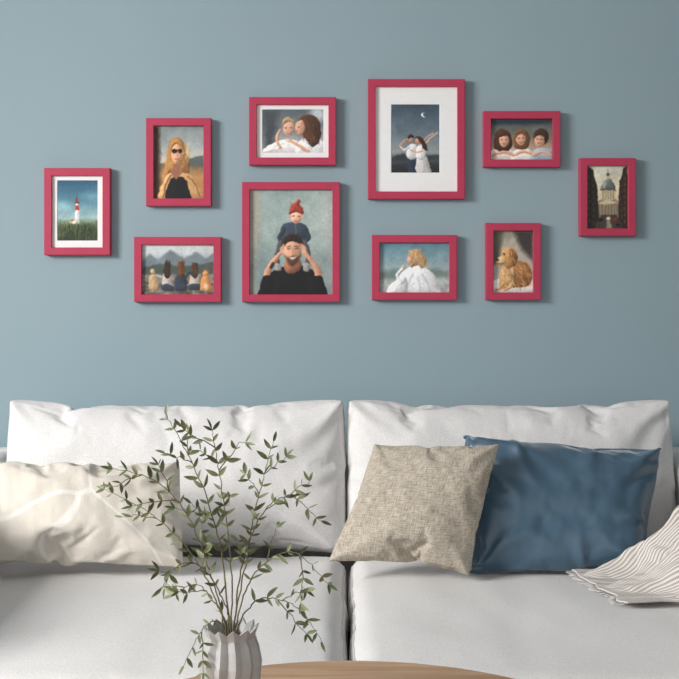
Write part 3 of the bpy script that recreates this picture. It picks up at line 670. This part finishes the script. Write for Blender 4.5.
# ---------------------------------------------------------------- vase
VD=1.47; vx=(231-CX)*VD/F; vy=VD-CAMD; kk=VD/F
VH=CAMZ-(627-HY)*kk-TZ
NP=12; n=NP*8; rows=40; V=[];Fc=[]
def vr(t):
    xs=[0,.08,.3,.55,.75,.88,1.0]; ys=[22,25,29.5,31.5,28.5,24.5,28.5]
    return float(np.interp(t,xs,ys))*kk
def vpt(t,k_,off=0):
    a=2*math.pi*k_/n+ .25*math.sin(t*2.4)
    ph=(k_/8.0)%1; tri=abs(ph-.5)*2
    r_=vr(t)*(1-.13*(1-tri)*min(1,t*4+.2))+off
    z=TZ+VH*t
    if t>.8: z+=.007*(tri-.5)*(t-.8)/.2
    return Vector((vx+r_*math.cos(a),vy+r_*math.sin(a),z))
for i in range(rows+1):
    for k_ in range(n): V.append(vpt(i/rows,k_))
for i in range(rows,5,-1):
    for k_ in range(n): V.append(vpt(i/rows,k_,-.0025))
tot=rows+1+rows-5
for i in range(tot-1):
    for k_ in range(n): Fc.append((i*n+k_,i*n+(k_+1)%n,(i+1)*n+(k_+1)%n,(i+1)*n+k_))
Fc.append(tuple(range(n))[::-1]); Fc.append(tuple((tot-1)*n+k_ for k_ in range(n)))
obj('pleated_vase',mesh('vase',V,Fc),[M_vase],None,False)

# ---------------------------------------------------------------- olive branches
BV=[];BF=[];LV=[];LF=[]
def leaf(p,d,L,W,nrm):
    d=d.normalized(); sd=d.cross(nrm)
    if sd.length<1e-3: sd=d.cross(Vector((1,0,0)))
    sd.normalize(); up_=sd.cross(d).normalized(); b0=len(LV); m=6; droop=random.uniform(-.25,.25)
    for i in range(m+1):
        t=i/m; w_=W*math.sin(math.pi*min(1,t**.8))**.8 if 0<t<1 else W*.05
        c_=p+d*(L*t)+up_*(droop*L*t*t)
        LV.extend([c_-sd*w_/2+up_*w_*.18,c_,c_+sd*w_/2+up_*w_*.18])
    for i in range(m):
        a=b0+i*3; LF.append((a,a+1,a+4,a+3)); LF.append((a+1,a+2,a+5,a+4))
def rv(s=1): return Vector((random.uniform(-s,s),random.uniform(-s,s),random.uniform(-s,s)))
def leaves_along(q,start,step,L):
    tot_=sum((b2-a).length for a,b2 in zip(q,q[1:])); s=0; nxt=0
    for a,b2 in zip(q,q[1:]):
        seg=(b2-a).length; s+=seg
        if s>=start*tot_ and s>=nxt:
            t=(b2-a).normalized()
            for sg in (1,-1):
                if random.random()<.85:
                    out=t.cross(Vector((0,-1,0))).normalized()*sg
                    d=t*random.uniform(.4,.9)+out*random.uniform(.5,1)+Vector((0,random.uniform(-.7,.7),0))
                    l=L*random.uniform(.6,1.15); leaf(b2,d,l,l*random.uniform(.26,.38),Vector((0,-1,.3))+rv(.8))
            nxt=s+step*random.uniform(.7,1.3)
    t=(q[-1]-q[-2]).normalized(); leaf(q[-1],t+rv(.2),L*.9,L*.25,Vector((0,-1,.4))+rv(.5))
px=kk
def B(pts,dep,r0=1.1,leafstart=.35,twigs=3,L=14):
    ctrl=[Vector((vx+(p[0]-231)*kk,vy+dep*((i/(len(pts)-1))**1.3),CAMZ-(p[1]-HY)*kk)) for i,p in enumerate(pts)]
    q=catmull(ctrl,10); n_=len(q)
    for i in range(2,n_): q[i]=q[i]+rv(.001)
    tube_geo(q,[px*(r0*(1-i/n_)*.75+.28) for i in range(n_)],BV,BF,6)
    leaves_along(q,leafstart,px*11,px*L)
    for k_ in range(twigs):
        i=int(n_*random.uniform(.4,.88)); t=(q[min(i+1,n_-1)]-q[i-1]).normalized()
        out=t.cross(Vector((0,-1,0))).normalized()*(1 if k_%2 else -1)
        d=(t*1.0+out*random.uniform(.5,1.1)+Vector((0,random.uniform(-.6,.6),.1))).normalized(); Lt=px*random.uniform(24,46)
        tw=[q[i]+d*(Lt*s_/6)+Vector((0,0,-.12*Lt*(s_/6)**2))+rv(.0006)*s_ for s_ in range(7)]
        tube_geo(tw,[px*(.45*(1-s_/7)+.22) for s_ in range(7)],BV,BF,5)
        leaves_along(tw,.2,px*8,px*L*.9)
b0=(231,685)
B([b0,(229,628),(222,560),(206,500),(184,452),(163,416)],.02,1.3,.45,5)
B([b0,(226,628),(212,575),(190,515),(158,478),(118,465)],-.03,1.1,.5,4)
B([b0,(224,628),(204,580),(178,545),(140,515),(96,496)],.05,1.0,.55,2,12)
B([b0,(232,628),(232,560),(226,500),(220,455),(216,424)],-.05,1.1,.45,3)
B([b0,(234,628),(242,565),(262,515),(290,500),(320,526)],.03,1.1,.45,3)
B([b0,(236,628),(250,580),(276,552),(300,548),(328,574)],-.05,1.0,.5,2,13)
B([b0,(238,628),(256,600),(278,596),(302,606),(322,634)],-.03,.9,.5,2)
B([b0,(226,628),(210,600),(192,588),(170,602)],.03,.9,.5,2)
B([b0,(233,628),(244,570),(252,520),(262,480),(270,448)],.06,1.1,.5,2)
B([b0,(224,628),(214,618),(202,628),(188,656)],-.04,.8,.55,1,12)
B([b0,(232,628),(222,590),(204,560),(184,556),(170,575)],-.07,.9,.5,2)
br=empty('olive_branches',(vx,vy,TZ+VH))
for nm,v_,f_,m_ in (('stems',BV,BF,M_bark),('leaves',LV,LF,M_leaf)):
    o=obj(nm,mesh(nm,v_,f_),[m_],None,True); o.parent=br; o.matrix_parent_inverse=Matrix.Translation((-vx,-vy,-(TZ+VH)))

# ---------------------------------------------------------------- lights, world, camera
def area(name,loc,tgt,sx,sy,power,col):
    l=bpy.data.lights.new(name,'AREA'); l.shape='RECTANGLE'; l.size=sx; l.size_y=sy; l.energy=power; l.color=col
    o=bpy.data.objects.new(name,l); o.location=loc; d=Vector(tgt)-Vector(loc); o.rotation_euler=d.to_track_quat('-Z','Y').to_euler(); COL.objects.link(o); return o
area('window_daylight',(-3.1,-2.4,2.25),(0.1,-.2,.9),1.5,1.4,225,(1,.985,.965))
w=bpy.data.worlds.new('World'); scene.world=w; w.use_nodes=True
w.node_tree.nodes['Background'].inputs[0].default_value=(.99,.99,1,1); w.node_tree.nodes['Background'].inputs[1].default_value=.86
cam=bpy.data.cameras.new('camera'); co_=bpy.data.objects.new('camera',cam); COL.objects.link(co_)
co_.location=(0,-CAMD,CAMZ); co_.rotation_euler=(math.pi/2,0,0); cam.sensor_width=36; cam.lens=F*36/679; cam.shift_y=-(339.5-HY)/679; cam.clip_start=.05
scene.camera=co_
